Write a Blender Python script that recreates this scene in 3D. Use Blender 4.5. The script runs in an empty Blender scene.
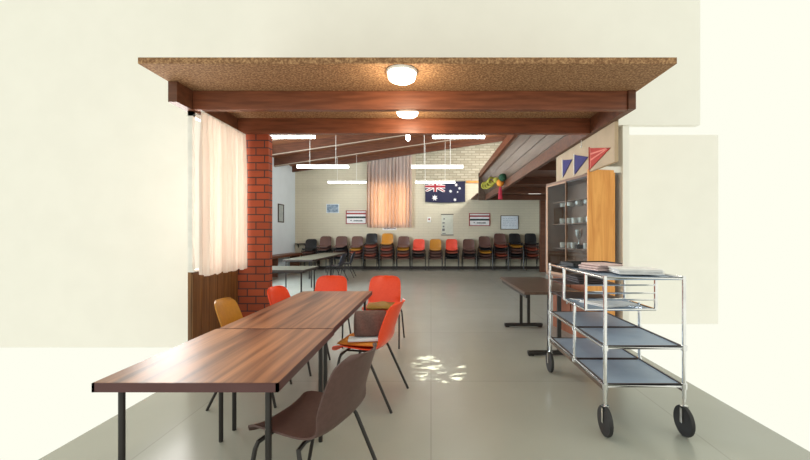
import bpy, bmesh, math, random
from mathutils import Vector, Matrix
random.seed(7)
PI = math.pi
S = bpy.context.scene
C = S.collection

# ------------------------------------------------------------------ materials
def mat(name, col, rough=0.5, col2=None, scale=(8, 8, 8), metal=0.0, spec=0.5, bump=0.0, detail=4,
        lo=0.35, hi=0.65, tex='noise', distort=0.0, coat=0.0):
    m = bpy.data.materials.new(name)
    m.use_nodes = True
    nt = m.node_tree
    b = nt.nodes['Principled BSDF']
    b.inputs['Base Color'].default_value = (*col, 1)
    b.inputs['Roughness'].default_value = rough
    b.inputs['Metallic'].default_value = metal
    b.inputs['Specular IOR Level'].default_value = spec
    b.inputs['Coat Weight'].default_value = coat
    if col2 is None:
        col2 = tuple(min(1, c * 1.12 + 0.004) for c in col)
    tc = nt.nodes.new('ShaderNodeTexCoord')
    mp = nt.nodes.new('ShaderNodeMapping')
    mp.inputs['Scale'].default_value = scale
    nt.links.new(tc.outputs['Object'], mp.inputs['Vector'])
    n = nt.nodes.new('ShaderNodeTexNoise')
    n.inputs['Scale'].default_value = 1.0
    n.inputs['Detail'].default_value = detail
    n.inputs['Distortion'].default_value = distort
    nt.links.new(mp.outputs['Vector'], n.inputs['Vector'])
    r = nt.nodes.new('ShaderNodeValToRGB')
    r.color_ramp.elements[0].position = lo
    r.color_ramp.elements[1].position = hi
    r.color_ramp.elements[0].color = (*col, 1)
    r.color_ramp.elements[1].color = (*col2, 1)
    nt.links.new(n.outputs['Fac'], r.inputs['Fac'])
    nt.links.new(r.outputs['Color'], b.inputs['Base Color'])
    if bump:
        bp = nt.nodes.new('ShaderNodeBump')
        bp.inputs['Strength'].default_value = bump
        bp.inputs['Distance'].default_value = 0.01
        nt.links.new(n.outputs['Fac'], bp.inputs['Height'])
        nt.links.new(bp.outputs['Normal'], b.inputs['Normal'])
    return m

def brick_mat(name, c1, c2, mortar, w, h, msize, rough=0.8, bump=0.4):
    m = bpy.data.materials.new(name)
    m.use_nodes = True
    nt = m.node_tree
    b = nt.nodes['Principled BSDF']
    b.inputs['Roughness'].default_value = rough
    b.inputs['Specular IOR Level'].default_value = 0.25
    tc = nt.nodes.new('ShaderNodeTexCoord')
    sp = nt.nodes.new('ShaderNodeSeparateXYZ')
    nt.links.new(tc.outputs['Object'], sp.inputs[0])
    ad = nt.nodes.new('ShaderNodeMath'); ad.operation = 'ADD'
    nt.links.new(sp.outputs['X'], ad.inputs[0]); nt.links.new(sp.outputs['Y'], ad.inputs[1])
    cb = nt.nodes.new('ShaderNodeCombineXYZ')
    nt.links.new(ad.outputs[0], cb.inputs['X']); nt.links.new(sp.outputs['Z'], cb.inputs['Y'])
    br = nt.nodes.new('ShaderNodeTexBrick')
    br.inputs['Scale'].default_value = 1.0
    br.inputs['Brick Width'].default_value = w
    br.inputs['Row Height'].default_value = h
    br.inputs['Mortar Size'].default_value = msize
    br.inputs['Mortar Smooth'].default_value = 0.1
    br.inputs['Color1'].default_value = (*c1, 1)
    br.inputs['Color2'].default_value = (*c2, 1)
    br.inputs['Mortar'].default_value = (*mortar, 1)
    nt.links.new(cb.outputs[0], br.inputs['Vector'])
    nt.links.new(br.outputs['Color'], b.inputs['Base Color'])
    bp = nt.nodes.new('ShaderNodeBump')
    bp.inputs['Strength'].default_value = bump; bp.inputs['Distance'].default_value = 0.006
    bp.invert = True
    nt.links.new(br.outputs['Fac'], bp.inputs['Height'])
    nt.links.new(bp.outputs['Normal'], b.inputs['Normal'])
    return m

def emit_mat(name, col, strength):
    m = bpy.data.materials.new(name)
    m.use_nodes = True
    nt = m.node_tree
    b = nt.nodes['Principled BSDF']
    b.inputs['Base Color'].default_value = (*col, 1)
    b.inputs['Emission Color'].default_value = (*col, 1)
    b.inputs['Emission Strength'].default_value = strength
    return m

def cloth_mat(name, col, col2, trans, stripes=60.0, tcol=None):
    """woven curtain: part of the light goes through the fabric"""
    m = bpy.data.materials.new(name)
    m.use_nodes = True
    nt = m.node_tree
    nt.nodes.remove(nt.nodes['Principled BSDF'])
    out = nt.nodes['Material Output']
    tc = nt.nodes.new('ShaderNodeTexCoord')
    mp = nt.nodes.new('ShaderNodeMapping')
    mp.inputs['Scale'].default_value = (stripes, stripes, 1.2)
    nt.links.new(tc.outputs['Object'], mp.inputs['Vector'])
    n = nt.nodes.new('ShaderNodeTexNoise')
    n.inputs['Scale'].default_value = 1.0
    nt.links.new(mp.outputs['Vector'], n.inputs['Vector'])
    r = nt.nodes.new('ShaderNodeValToRGB')
    r.color_ramp.elements[0].position = 0.4; r.color_ramp.elements[1].position = 0.6
    r.color_ramp.elements[0].color = (*col, 1); r.color_ramp.elements[1].color = (*col2, 1)
    nt.links.new(n.outputs['Fac'], r.inputs['Fac'])
    d = nt.nodes.new('ShaderNodeBsdfDiffuse'); t = nt.nodes.new('ShaderNodeBsdfTranslucent')
    mx = nt.nodes.new('ShaderNodeMixShader'); mx.inputs[0].default_value = trans
    nt.links.new(r.outputs['Color'], d.inputs['Color'])
    if tcol:
        t.inputs['Color'].default_value = (*tcol, 1)
    else:
        nt.links.new(r.outputs['Color'], t.inputs['Color'])
    nt.links.new(d.outputs[0], mx.inputs[1]); nt.links.new(t.outputs[0], mx.inputs[2])
    nt.links.new(mx.outputs[0], out.inputs['Surface'])
    return m

def glass_mat(name, tint=(0.9, 0.93, 0.93), refl=0.12):
    m = bpy.data.materials.new(name)
    m.use_nodes = True
    nt = m.node_tree
    nt.nodes.remove(nt.nodes['Principled BSDF'])
    out = nt.nodes['Material Output']
    tr = nt.nodes.new('ShaderNodeBsdfTransparent'); tr.inputs[0].default_value = (*tint, 1)
    gl = nt.nodes.new('ShaderNodeBsdfGlossy'); gl.inputs['Roughness'].default_value = 0.02
    gl.inputs['Color'].default_value = (1, 1, 1, 1)
    lw_ = nt.nodes.new('ShaderNodeLayerWeight')
    pw = nt.nodes.new('ShaderNodeMath'); pw.operation = 'POWER'; pw.inputs[1].default_value = 4.0
    nt.links.new(lw_.outputs['Facing'], pw.inputs[0])
    fr = nt.nodes.new('ShaderNodeMath'); fr.operation = 'MULTIPLY_ADD'
    fr.inputs[1].default_value = 0.5; fr.inputs[2].default_value = 0.03
    nt.links.new(pw.outputs[0], fr.inputs[0])
    mx = nt.nodes.new('ShaderNodeMixShader')
    nt.links.new(fr.outputs[0], mx.inputs[0])
    nt.links.new(tr.outputs[0], mx.inputs[1]); nt.links.new(gl.outputs[0], mx.inputs[2])
    nt.links.new(mx.outputs[0], out.inputs['Surface'])
    return m

M = {}
M['beam'] = mat('stained_beam_timber', (0.15, 0.046, 0.020), 0.42, (0.245, 0.078, 0.036), (3, 14, 30), bump=0.05)
M['darkbeam'] = mat('dark_timber', (0.095, 0.032, 0.014), 0.5, (0.155, 0.054, 0.024), (3, 12, 25))
M['roofdeck'] = mat('roof_deck', (0.19, 0.068, 0.026), 0.6, (0.27, 0.10, 0.042), (2, 14, 14))
M['strip'] = mat('pale_strip', (0.42, 0.34, 0.26), 0.5)
M['straw'] = mat('strawboard', (0.20, 0.095, 0.04), 0.85, (0.52, 0.31, 0.15), (60, 60, 60), bump=0.3, detail=6, lo=0.4, hi=0.72)
M['cream'] = brick_mat('painted_brick', (0.66, 0.61, 0.47), (0.645, 0.595, 0.46), (0.60, 0.55, 0.425), 0.40, 0.10, 0.010, 0.6, 0.06)
M['band'] = brick_mat('pale_block_band', (0.52, 0.48, 0.37), (0.38, 0.34, 0.25), (0.30, 0.27, 0.20), 0.30, 0.10, 0.014, 0.5, 0.15)
M['daylitwall'] = mat('left_wall_daylight_tint', (0.60, 0.68, 0.74), 0.6, (0.63, 0.71, 0.77), (2, 2, 2))  # bluish light from the hall window is put into this wall colour
M['render'] = mat('added_white_outer_coat', (0.90, 0.89, 0.83), 0.8, (0.92, 0.91, 0.85), (3, 3, 3))  # white added to the outer walls so they look like the pale sky
M['plaster'] = mat('plaster', (0.48, 0.36, 0.235), 0.7, (0.54, 0.41, 0.27), (4, 4, 4))
M['brick'] = brick_mat('red_brick', (0.42, 0.092, 0.040), (0.33, 0.075, 0.036), (0.075, 0.045, 0.045), 0.205, 0.0885, 0.0068, 0.75, 0.5)
M['skirt'] = mat('dark_skirting', (0.035, 0.022, 0.018), 0.5)
M['panel'] = mat('oak_panel', (0.115, 0.05, 0.014), 0.5, (0.23, 0.105, 0.03), (30, 30, 1.6), distort=0.6)
M['pine'] = mat('pine_panel', (0.68, 0.27, 0.05), 0.45, (0.86, 0.41, 0.10), (14, 14, 1.3), distort=1.2)
M['board'] = mat('grey_board', (0.080, 0.050, 0.034), 0.36, (0.125, 0.082, 0.058), (20, 1.5, 20))
M['cabwood'] = mat('cabinet_frame_wood', (0.44, 0.25, 0.15), 0.5, (0.54, 0.32, 0.20), (12, 12, 3))
M['cabdark'] = mat('cabinet_inside', (0.22, 0.125, 0.085), 0.6, (0.27, 0.155, 0.105), (6, 6, 6))
M['redwood'] = mat('reddish_cupboard', (0.26, 0.075, 0.028), 0.5, (0.34, 0.105, 0.04), (12, 12, 2))
M['rosewood'] = mat('rosewood_laminate', (0.105, 0.034, 0.016), 0.36, (0.46, 0.205, 0.095), (15, 0.7, 4), detail=2.5, distort=0.7, lo=0.32, hi=0.68)
M['edge'] = mat('table_edging', (0.085, 0.028, 0.028), 0.4)
M['greytop'] = mat('grey_green_laminate', (0.14, 0.14, 0.105), 0.35, (0.17, 0.17, 0.125), (6, 6, 6))
M['browntop'] = mat('dark_brown_laminate', (0.075, 0.042, 0.026), 0.3, (0.11, 0.062, 0.04), (20, 3, 4))
M['orange'] = mat('orange_plastic', (0.92, 0.068, 0.014), 0.28, (0.95, 0.078, 0.018), (40, 40, 40))
M['redorange'] = mat('faded_red_plastic', (0.74, 0.075, 0.04), 0.4)
M['rust'] = mat('rust_plastic', (0.30, 0.062, 0.032), 0.4)
M['mustard'] = mat('mustard_plastic', (0.50, 0.215, 0.022), 0.36, (0.55, 0.24, 0.026), (40, 40, 40))
M['brown'] = mat('brown_plastic', (0.125, 0.062, 0.05), 0.4, (0.15, 0.075, 0.06), (40, 40, 40))
M['darkbrown'] = mat('dark_brown_plastic', (0.085, 0.042, 0.036), 0.45, (0.10, 0.05, 0.044), (40, 40, 40))
M['black'] = mat('black_plastic', (0.012, 0.012, 0.013), 0.4, (0.018, 0.018, 0.02), (40, 40, 40))
M['navy'] = mat('navy_plastic', (0.012, 0.014, 0.028), 0.4)
M['legs'] = mat('black_steel', (0.014, 0.011, 0.010), 0.4)
M['chrome'] = mat('chrome', (0.80, 0.81, 0.83), 0.16, metal=1.0)
M['tray'] = mat('blue_grey_tray', (0.29, 0.38, 0.50), 0.42, (0.33, 0.42, 0.54), (10, 10, 10))
M['trayedge'] = mat('tray_edge', (0.07, 0.05, 0.05), 0.5)
M['rubber'] = mat('black_rubber', (0.02, 0.02, 0.022), 0.6)
M['white'] = mat('white_enamel', (0.82, 0.82, 0.78), 0.4)
M['paper'] = mat('white_paper', (0.80, 0.80, 0.80), 0.7)
M['pink'] = mat('pink_cloth', (0.62, 0.46, 0.44), 0.8, (0.68, 0.52, 0.50), (30, 30, 30))
M['cushbrown'] = mat('brown_cushion_cloth', (0.13, 0.072, 0.062), 0.9, (0.165, 0.092, 0.08), (60, 60, 60), bump=0.2)
M['cushamber'] = mat('amber_cushion_cloth', (0.72, 0.26, 0.035), 0.9, (0.80, 0.31, 0.05), (60, 60, 60), bump=0.2)
M['casholive'] = mat('olive_cushion_cloth', (0.33, 0.20, 0.045), 0.9, (0.40, 0.25, 0.06), (60, 60, 60), bump=0.2)
M['lightblue'] = mat('pale_cloth', (0.72, 0.78, 0.84), 0.8)
M['tube'] = emit_mat('fluorescent_tube', (1.0, 0.99, 0.93), 12.0)
M['dome'] = emit_mat('opal_lamp_glass', (1.0, 0.93, 0.78), 7.0)
M['flagblue'] = mat('flag_navy', (0.008, 0.009, 0.042), 0.7, (0.010, 0.011, 0.052), (5, 5, 5))
M['flagred'] = mat('flag_red', (0.36, 0.015, 0.03), 0.7)
M['flagwhite'] = mat('flag_white', (0.78, 0.76, 0.76), 0.7)
M['pennblue'] = mat('pennant_blue', (0.030, 0.024, 0.15), 0.7)
M['pennred'] = mat('pennant_red', (0.46, 0.035, 0.018), 0.7)
M['pennpale'] = mat('pennant_pale_red', (0.72, 0.22, 0.17), 0.7)
M['red'] = mat('sign_red', (0.30, 0.02, 0.02), 0.5)
M['signdark'] = mat('sign_dark_green', (0.01, 0.03, 0.025), 0.5)
M['picblue'] = mat('picture_blue', (0.10, 0.16, 0.24), 0.5, (0.34, 0.42, 0.50), (9, 9, 14))
M['picpale'] = mat('picture_pale', (0.42, 0.46, 0.44), 0.5, (0.30, 0.36, 0.38), (9, 9, 14))
M['poster'] = mat('poster_paper', (0.60, 0.62, 0.52), 0.6, (0.66, 0.68, 0.58), (9, 9, 9))
M['ink'] = mat('printed_ink', (0.16, 0.17, 0.17), 0.6)
M['green'] = mat('dark_green_paper', (0.012, 0.075, 0.035), 0.7)
M['lime'] = mat('lime_paper', (0.40, 0.38, 0.05), 0.7)
M['lantern'] = mat('orange_paper', (0.80, 0.30, 0.03), 0.7)
M['crimson'] = mat('crimson_paper', (0.50, 0.02, 0.055), 0.7)
M['glass'] = glass_mat('cabinet_glass')
M['cup'] = mat('white_china', (0.70, 0.70, 0.68), 0.2)
M['curtain'] = cloth_mat('pale_curtain', (0.84, 0.73, 0.67), (0.92, 0.87, 0.82), 0.45, 34, (0.90, 0.83, 0.76))
M['curtain2'] = cloth_mat('striped_curtain', (0.50, 0.43, 0.42), (0.68, 0.61, 0.56), 0.42, 26, (0.80, 0.55, 0.34))

# polished vinyl floor with faint tile joints and scuffs
def floor_mat():
    m = bpy.data.materials.new('polished_vinyl')
    m.use_nodes = True
    nt = m.node_tree
    b = nt.nodes['Principled BSDF']
    tc = nt.nodes.new('ShaderNodeTexCoord')
    n = nt.nodes.new('ShaderNodeTexNoise')
    n.inputs['Scale'].default_value = 1.3; n.inputs['Detail'].default_value = 8
    nt.links.new(tc.outputs['Object'], n.inputs['Vector'])
    r = nt.nodes.new('ShaderNodeValToRGB')
    r.color_ramp.elements[0].position = 0.3; r.color_ramp.elements[1].position = 0.7
    r.color_ramp.elements[0].color = (0.40, 0.412, 0.36, 1)
    r.color_ramp.elements[1].color = (0.43, 0.442, 0.39, 1)
    nt.links.new(n.outputs['Fac'], r.inputs['Fac'])
    br = nt.nodes.new('ShaderNodeTexBrick')
    br.offset = 0.0
    br.inputs['Scale'].default_value = 1.0
    br.inputs['Brick Width'].default_value = 1.8; br.inputs['Row Height'].default_value = 1.8
    br.inputs['Mortar Size'].default_value = 0.006
    br.inputs['Color1'].default_value = (1, 1, 1, 1); br.inputs['Color2'].default_value = (0.97, 0.97, 0.97, 1)
    br.inputs['Mortar'].default_value = (0.86, 0.86, 0.86, 1)
    nt.links.new(tc.outputs['Object'], br.inputs['Vector'])
    mx = nt.nodes.new('ShaderNodeMix'); mx.data_type = 'RGBA'; mx.blend_type = 'MULTIPLY'
    mx.inputs[0].default_value = 1.0
    nt.links.new(r.outputs['Color'], mx.inputs[6]); nt.links.new(br.outputs['Color'], mx.inputs[7])
    nt.links.new(mx.outputs[2], b.inputs['Base Color'])
    n2 = nt.nodes.new('ShaderNodeTexNoise')
    n2.inputs['Scale'].default_value = 5.0; n2.inputs['Detail'].default_value = 6
    nt.links.new(tc.outputs['Object'], n2.inputs['Vector'])
    mr = nt.nodes.new('ShaderNodeMapRange')
    mr.inputs['To Min'].default_value = 0.20; mr.inputs['To Max'].default_value = 0.27
    nt.links.new(n2.outputs['Fac'], mr.inputs['Value'])
    nt.links.new(mr.outputs[0], b.inputs['Roughness'])
    b.inputs['Specular IOR Level'].default_value = 0.45
    return m
M['floor'] = floor_mat()

# ------------------------------------------------------------------ mesh helpers
class MB:
    """collects shapes; build() links them as ONE mesh object"""
    def __init__(s):
        s.v, s.f, s.m, s.mats = [], [], [], []
        s.cur = 0
    def use(s, m):
        if m not in s.mats: s.mats.append(m)
        s.cur = s.mats.index(m); return s
    def add(s, vs, fs):
        o = len(s.v)
        s.v += [tuple(p) for p in vs]
        s.f += [tuple(i + o for i in f) for f in fs]
        s.m += [s.cur] * len(fs)
        return s
    def box(s, a, b, bev=0.0, mtx=None):
        (x0, y0, z0), (x1, y1, z1) = a, b
        if bev <= 0:
            vs = [(x0,y0,z0),(x1,y0,z0),(x1,y1,z0),(x0,y1,z0),(x0,y0,z1),(x1,y0,z1),(x1,y1,z1),(x0,y1,z1)]
            fs = [(3,2,1,0),(4,5,6,7),(0,1,5,4),(1,2,6,5),(2,3,7,6),(3,0,4,7)]
        else:
            bm = bmesh.new()
            bmesh.ops.create_cube(bm, size=1.0)
            for v in bm.verts:
                v.co = ((x0+x1)/2 + v.co.x*(x1-x0), (y0+y1)/2 + v.co.y*(y1-y0), (z0+z1)/2 + v.co.z*(z1-z0))
            bmesh.ops.bevel(bm, geom=bm.edges[:], offset=bev, segments=2, affect='EDGES', profile=0.5)
            bm.verts.index_update()
            vs = [v.co.copy() for v in bm.verts]; fs = [[v.index for v in f.verts] for f in bm.faces]
            bm.free()
        if mtx: vs = [mtx @ Vector(p) for p in vs]
        return s.add(vs, fs)
    def tube(s, pts, r, n=8, closed=False, cap=True):
        pts = [Vector(p) for p in pts]
        k = len(pts)
        rad = r if isinstance(r, (list, tuple)) else [r] * k
        rings = []
        prev = None
        for i, p in enumerate(pts):
            if closed:
                d = (pts[(i+1) % k] - pts[i-1]).normalized()
            else:
                a = pts[max(i-1, 0)]; b = pts[min(i+1, k-1)]
                d = (b - a).normalized()
            if prev is None:
                up = Vector((0, 0, 1)) if abs(d.z) < 0.9 else Vector((1, 0, 0))
                u = d.cross(up).normalized()
            else:
                u = (prev - d * prev.dot(d)).normalized()
            prev = u
            w = d.cross(u)
            rings.append([p + (u * math.cos(2*PI*j/n) + w * math.sin(2*PI*j/n)) * rad[i] for j in range(n)])
        vs = [q for rg in rings for q in rg]
        fs = []
        m = k if closed else k - 1
        for i in range(m):
            a, b = i*n, ((i+1) % k)*n
            for j in range(n):
                fs.append((a+j, a+(j+1) % n, b+(j+1) % n, b+j))
        if cap and not closed:
            fs.append(tuple(range(n))[::-1]); fs.append(tuple((k-1)*n + j for j in range(n)))
        return s.add(vs, fs)
    def lathe(s, prof, c=(0, 0, 0), n=24, axis='z'):
        vs, fs = [], []
        for (r, z) in prof:
            for j in range(n):
                a = 2*PI*j/n
                p = (r*math.cos(a), r*math.sin(a), z)
                if axis == 'x': p = (p[2], p[0], p[1])
                if axis == 'y': p = (p[0], p[2], p[1])
                vs.append((p[0]+c[0], p[1]+c[1], p[2]+c[2]))
        k = len(prof)
        for i in range(k-1):
            for j in range(n):
                fs.append((i*n+j, i*n+(j+1) % n, (i+1)*n+(j+1) % n, (i+1)*n+j))
        fs.append(tuple(range(n))[::-1]); fs.append(tuple((k-1)*n+j for j in range(n)))
        return s.add(vs, fs)
    def prism(s, poly, d):
        """polygon (3-D points) extruded along vector d"""
        n = len(poly); d = Vector(d)
        vs = [Vector(p) for p in poly] + [Vector(p) + d for p in poly]
        fs = [tuple(range(n))[::-1], tuple(range(n, 2*n))] + [(i, (i+1) % n, n+(i+1) % n, n+i) for i in range(n)]
        return s.add(vs, fs)
    def sheet(s, fn, nu, nv, th):
        """thick curved sheet: fn(u,v) over the unit square"""
        P = [[Vector(fn(i/nu, j/nv)) for j in range(nv+1)] for i in range(nu+1)]
        top, bot = [], []
        for i in range(nu+1):
            for j in range(nv+1):
                du = P[min(i+1, nu)][j] - P[max(i-1, 0)][j]
                dv = P[i][min(j+1, nv)] - P[i][max(j-1, 0)]
                nn = du.cross(dv)
                nn = nn.normalized() if nn.length > 1e-9 else Vector((0, 0, 1))
                top.append(P[i][j] + nn*th/2); bot.append(P[i][j] - nn*th/2)
        N = (nu+1)*(nv+1)
        ix = lambda i, j: i*(nv+1)+j
        fs = []
        for i in range(nu):
            for j in range(nv):
                fs.append((ix(i,j), ix(i+1,j), ix(i+1,j+1), ix(i,j+1)))
                fs.append((N+ix(i,j+1), N+ix(i+1,j+1), N+ix(i+1,j), N+ix(i,j)))
        rim = [ix(i,0) for i in range(nu+1)] + [ix(nu,j) for j in range(1, nv+1)] + [ix(i,nv) for i in range(nu-1,-1,-1)] + [ix(0,j) for j in range(nv-1,0,-1)]
        for a, b in zip(rim, rim[1:]+rim[:1]):
            fs.append((b, a, N+a, N+b))
        return s.add(top+bot, fs)
    def build(s, name, m=None, parent=None, smooth=False, loc=None, rz=0):
        me = bpy.data.meshes.new(name)
        me.from_pydata(s.v, [], s.f)
        bm = bmesh.new(); bm.from_mesh(me)
        bmesh.ops.recalc_face_normals(bm, faces=bm.faces[:])
        bm.to_mesh(me); bm.free()
        if m is not None:
            me.materials.append(m)
        else:
            for k in s.mats: me.materials.append(k)
            me.polygons.foreach_set('material_index', s.m)
        if smooth:
            me.polygons.foreach_set('use_smooth', [True]*len(me.polygons))
            try: me.set_sharp_from_angle(angle=math.radians(40))
            except Exception: pass
        o = bpy.data.objects.new(name, me)
        C.objects.link(o)
        if parent: o.parent = parent
        if loc: o.location = loc
        if rz: o.rotation_euler.z = rz
        return o

def tag(o, label, cat, group=None, kind=None):
    o['label'] = label; o['category'] = cat
    if group: o['group'] = group
    if kind: o['kind'] = kind
    return o
def struct(o, label=None, cat=None):
    o['kind'] = 'structure'
    if label: o['label'] = label
    if cat: o['category'] = cat
    return o
def thing(name, label, cat, loc=(0, 0, 0), rz=0, group=None):
    o = bpy.data.objects.new(name, None); C.objects.link(o)
    o.empty_display_size = 0.1
    o.location = loc; o.rotation_euler = (0, 0, rz)
    return tag(o, label, cat, group)
def copy_tree(o, parent=None):
    c = o.copy(); C.objects.link(c); c.parent = parent
    for ch in list(o.children): copy_tree(ch, c)
    return c

# ------------------------------------------------------------------ camera
CAMH = 1.35
cam = bpy.data.cameras.new('camera'); co = bpy.data.objects.new('camera', cam); C.objects.link(co)
co.location = (0, 0, CAMH); co.rotation_euler = (PI/2, 0, 0)
cam.sensor_width = 36; cam.lens = 390/810*36
cam.shift_x = -26/810; cam.shift_y = 5/810
cam.clip_start = 0.05; cam.clip_end = 100
S.camera = co

YB = 15.5            # back wall
XL = -5.4            # hall left wall
ZC = 2.73            # low ceiling
def roof_z(x): return 4.0 + 0.148*(x + 5.4)

# ------------------------------------------------------------------ room shell
struct(MB().box((-2.36, 1.0, -0.03), (2.36, 4.80, 0)).box((-5.5, 4.80, -0.03), (2.45, 6.1, 0)).box((-5.5, 6.1, -0.03), (4.42, 15.6, 0)).build('floor', M['floor']), 'polished grey vinyl floor of the hall', 'floor')

# back wall, with a high window opening behind the curtain
wb = MB()
WX0, WX1, WZ0, WZ1 = -2.45, -0.85, 1.72, 3.42
def wallpiece(x0, x1, z0, zt0, zt1):
    wb.prism([(x0, YB, z0), (x1, YB, z0), (x1, YB, zt1), (x0, YB, zt0)], (0, 0.15, 0))
wallpiece(-5.55, WX0, 0, roof_z(-5.55), roof_z(WX0))
wallpiece(WX0, WX1, 0, WZ0, WZ0)
wallpiece(WX0, WX1, WZ1, roof_z(WX0), roof_z(WX1))
wallpiece(WX1, 3.1, 0, roof_z(WX1), roof_z(3.1))
wallpiece(3.1, 4.45, 0, 2.75, 2.75)
wall_back = struct(wb.build('wall_back', M['cream']), 'cream painted brick wall at the back', 'wall')
bb = MB()
bx0, bx1, bz = -0.60, 3.1, 3.50
bb.prism([(bx0, YB, bz), (bx1, YB, bz), (bx1, YB, roof_z(bx1)), (bx0, YB, roof_z(bx0))], (0, -0.02, 0))
bb.build('block_band', M['band'], wall_back)['label'] = 'pale bare block band under the roof'
MB().box((1.40, YB-0.05, 3.42), (3.1, YB, 3.5)).build('timber_strip', M['pine'], wall_back)
# window frame behind the striped curtain
wf = MB()
for (a, b) in (((WX0, YB, WZ0), (WX0+.06, YB+.12, WZ1)), ((WX1-.06, YB, WZ0), (WX1, YB+.12, WZ1)), ((WX0, YB, WZ0), (WX1, YB+.12, WZ0+.06)), ((WX0, YB, WZ1-.06), (WX1, YB+.12, WZ1)), (((WX0+WX1)/2-.03, YB+.02, WZ0), ((WX0+WX1)/2+.03, YB+.1, WZ1))):
    wf.box(a, b)
struct(wf.build('window_1', M['white']), 'high window behind the striped curtain', 'window')

# hall left wall with a tall window (out of the photo, behind the pillar)
wl = MB()
def lw(y0, y1, z0, z1): wl.box((XL-0.15, y0, z0), (XL, y1, z1))
lw(4.75, 6.2, 0, 4.0); lw(6.2, 11.2, 0, 1.0); lw(6.2, 11.2, 3.2, 4.0); lw(11.2, YB, 0, 4.0)
struct(wl.build('wall_left', M['daylitwall']), 'left hall wall tinted with bluish window light', 'wall')
wf = MB()
for y in (6.2, 7.84, 9.5, 11.14): wf.box((XL-.12, y, 1.0), (XL-.04, y+.06, 3.2))
wf.box((XL-.12, 6.2, 1.0), (XL-.04, 11.2, 1.06)).box((XL-.12, 6.2, 3.14), (XL-.04, 11.2, 3.2))
struct(wf.build('window_2', M['white']), 'window row in the left wall', 'window')

# light-blocking wall added between the low front room and the hall (above the far beam, and left of the pillar)
wfnt = MB()
wfnt.prism([(-5.55, 4.78, -.03), (-2.33, 4.78, -.03), (-2.33, 4.78, 2.70), (3.3, 4.78, 2.70), (3.3, 4.78, roof_z(3.3)+.2), (-5.55, 4.78, roof_z(-5.55)+.2)], (0, 0.1, 0))
struct(wfnt.build('wall_front_added', M['render']), 'added white wall above and beside the front room', 'wall')

# roof deck and rafters of the hall
rf = MB()
rf.prism([(-5.55, 4.88, roof_z(-5.55)), (3.2, 4.88, roof_z(3.2)), (3.2, 4.88, roof_z(3.2)+.1), (-5.55, 4.88, roof_z(-5.55)+.1)], (0, 10.9, 0))
struct(rf.build('ceiling_hall', M['roofdeck']), 'raking dark timber roof of the hall', 'ceiling')
for k, y in enumerate((7.4, 8.9, 10.4, 11.9, 13.4, 15.15)):
    dp = .3 if k < 5 else .2
    r = MB().prism([(-5.4, y, roof_z(-5.4)-dp), (3.1, y, roof_z(3.1)-dp), (3.1, y, roof_z(3.1)), (-5.4, y, roof_z(-5.4))], (0, 0.09, 0)).build('roof_rafter', M['darkbeam'])
    struct(r, 'dark raking roof rafter across the hall', 'rafter'); r['group'] = 'raking rafters of the hall'
    if k < 5:
        MB().prism([(-5.4, y, roof_z(-5.4)-.3), (3.1, y, roof_z(3.1)-.3), (3.1, y, roof_z(3.1)-.272), (-5.4, y, roof_z(-5.4)-.272)], (0, -0.014, 0)).build('edge_strip', M['strip'], r)

# low front room: strawboard ceiling and beams
struct(MB().box((-2.36, 3.14, ZC), (1.98, 4.78, ZC+.05)).build('ceiling', M['straw']), 'speckled brown strawboard ceiling', 'ceiling')
b1 = MB().box((-2.28, 3.73, 2.55), (1.88, 3.80, ZC), 0.006).build('ceiling_beam', M['beam'])
struct(b1, 'nearer red-brown ceiling beam beside the round lamps', 'beam')
b2 = MB().box((-2.28, 4.60, 2.55), (1.88, 4.68, ZC), 0.006).build('ceiling_beam', M['beam'])
struct(b2, 'red-brown ceiling beam resting on the brick pillar', 'beam')
struct(MB().box((-2.36, 3.5, 2.545), (-2.28, 4.64, ZC)).build('trim_1', M['darkbeam']), 'dark wall plate above the pale curtain', 'beam')
struct(MB().box((1.88, 3.71, 2.55), (1.95, 13.5, ZC)).build('trim_2', M['darkbeam']), 'dark timber plate along the right side', 'beam')

# brick pillar
struct(MB().box((-2.345, 4.65, 0), (-1.937, 4.76, 2.55)).build('brick_pillar', M['brick']), 'red brick pillar beside the pale curtain', 'pillar')

# left wall of the front room: panelled dado and window opening behind the curtain
wfl = MB().use(M['panel'])
wfl.box((-2.345, 3.76, 0), (-2.312, 4.65, 0.99))
for k in range(6):
    wfl.box((-2.315, 3.765+k*.147, 0.02), (-2.30, 3.765+k*.147+.142, 0.97))
wfl.use(M['white']).box((-2.345, 3.76, 0.99), (-2.29, 4.65, 1.01))
struct(wfl.build('wall_left_front'), 'oak panelled dado under the curtain', 'wall')
wf = MB().box((-2.345, 3.76, 1.01), (-2.30, 3.80, 2.545)).box((-2.345, 4.61, 1.01), (-2.30, 4.65, 2.545)).box((-2.345, 4.18, 1.01), (-2.30, 4.22, 2.545)).box((-2.345, 3.76, 2.50), (-2.30, 4.65, 2.545))
struct(wf.build('window_3', M['white']), 'window behind the pale curtain', 'window')

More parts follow.
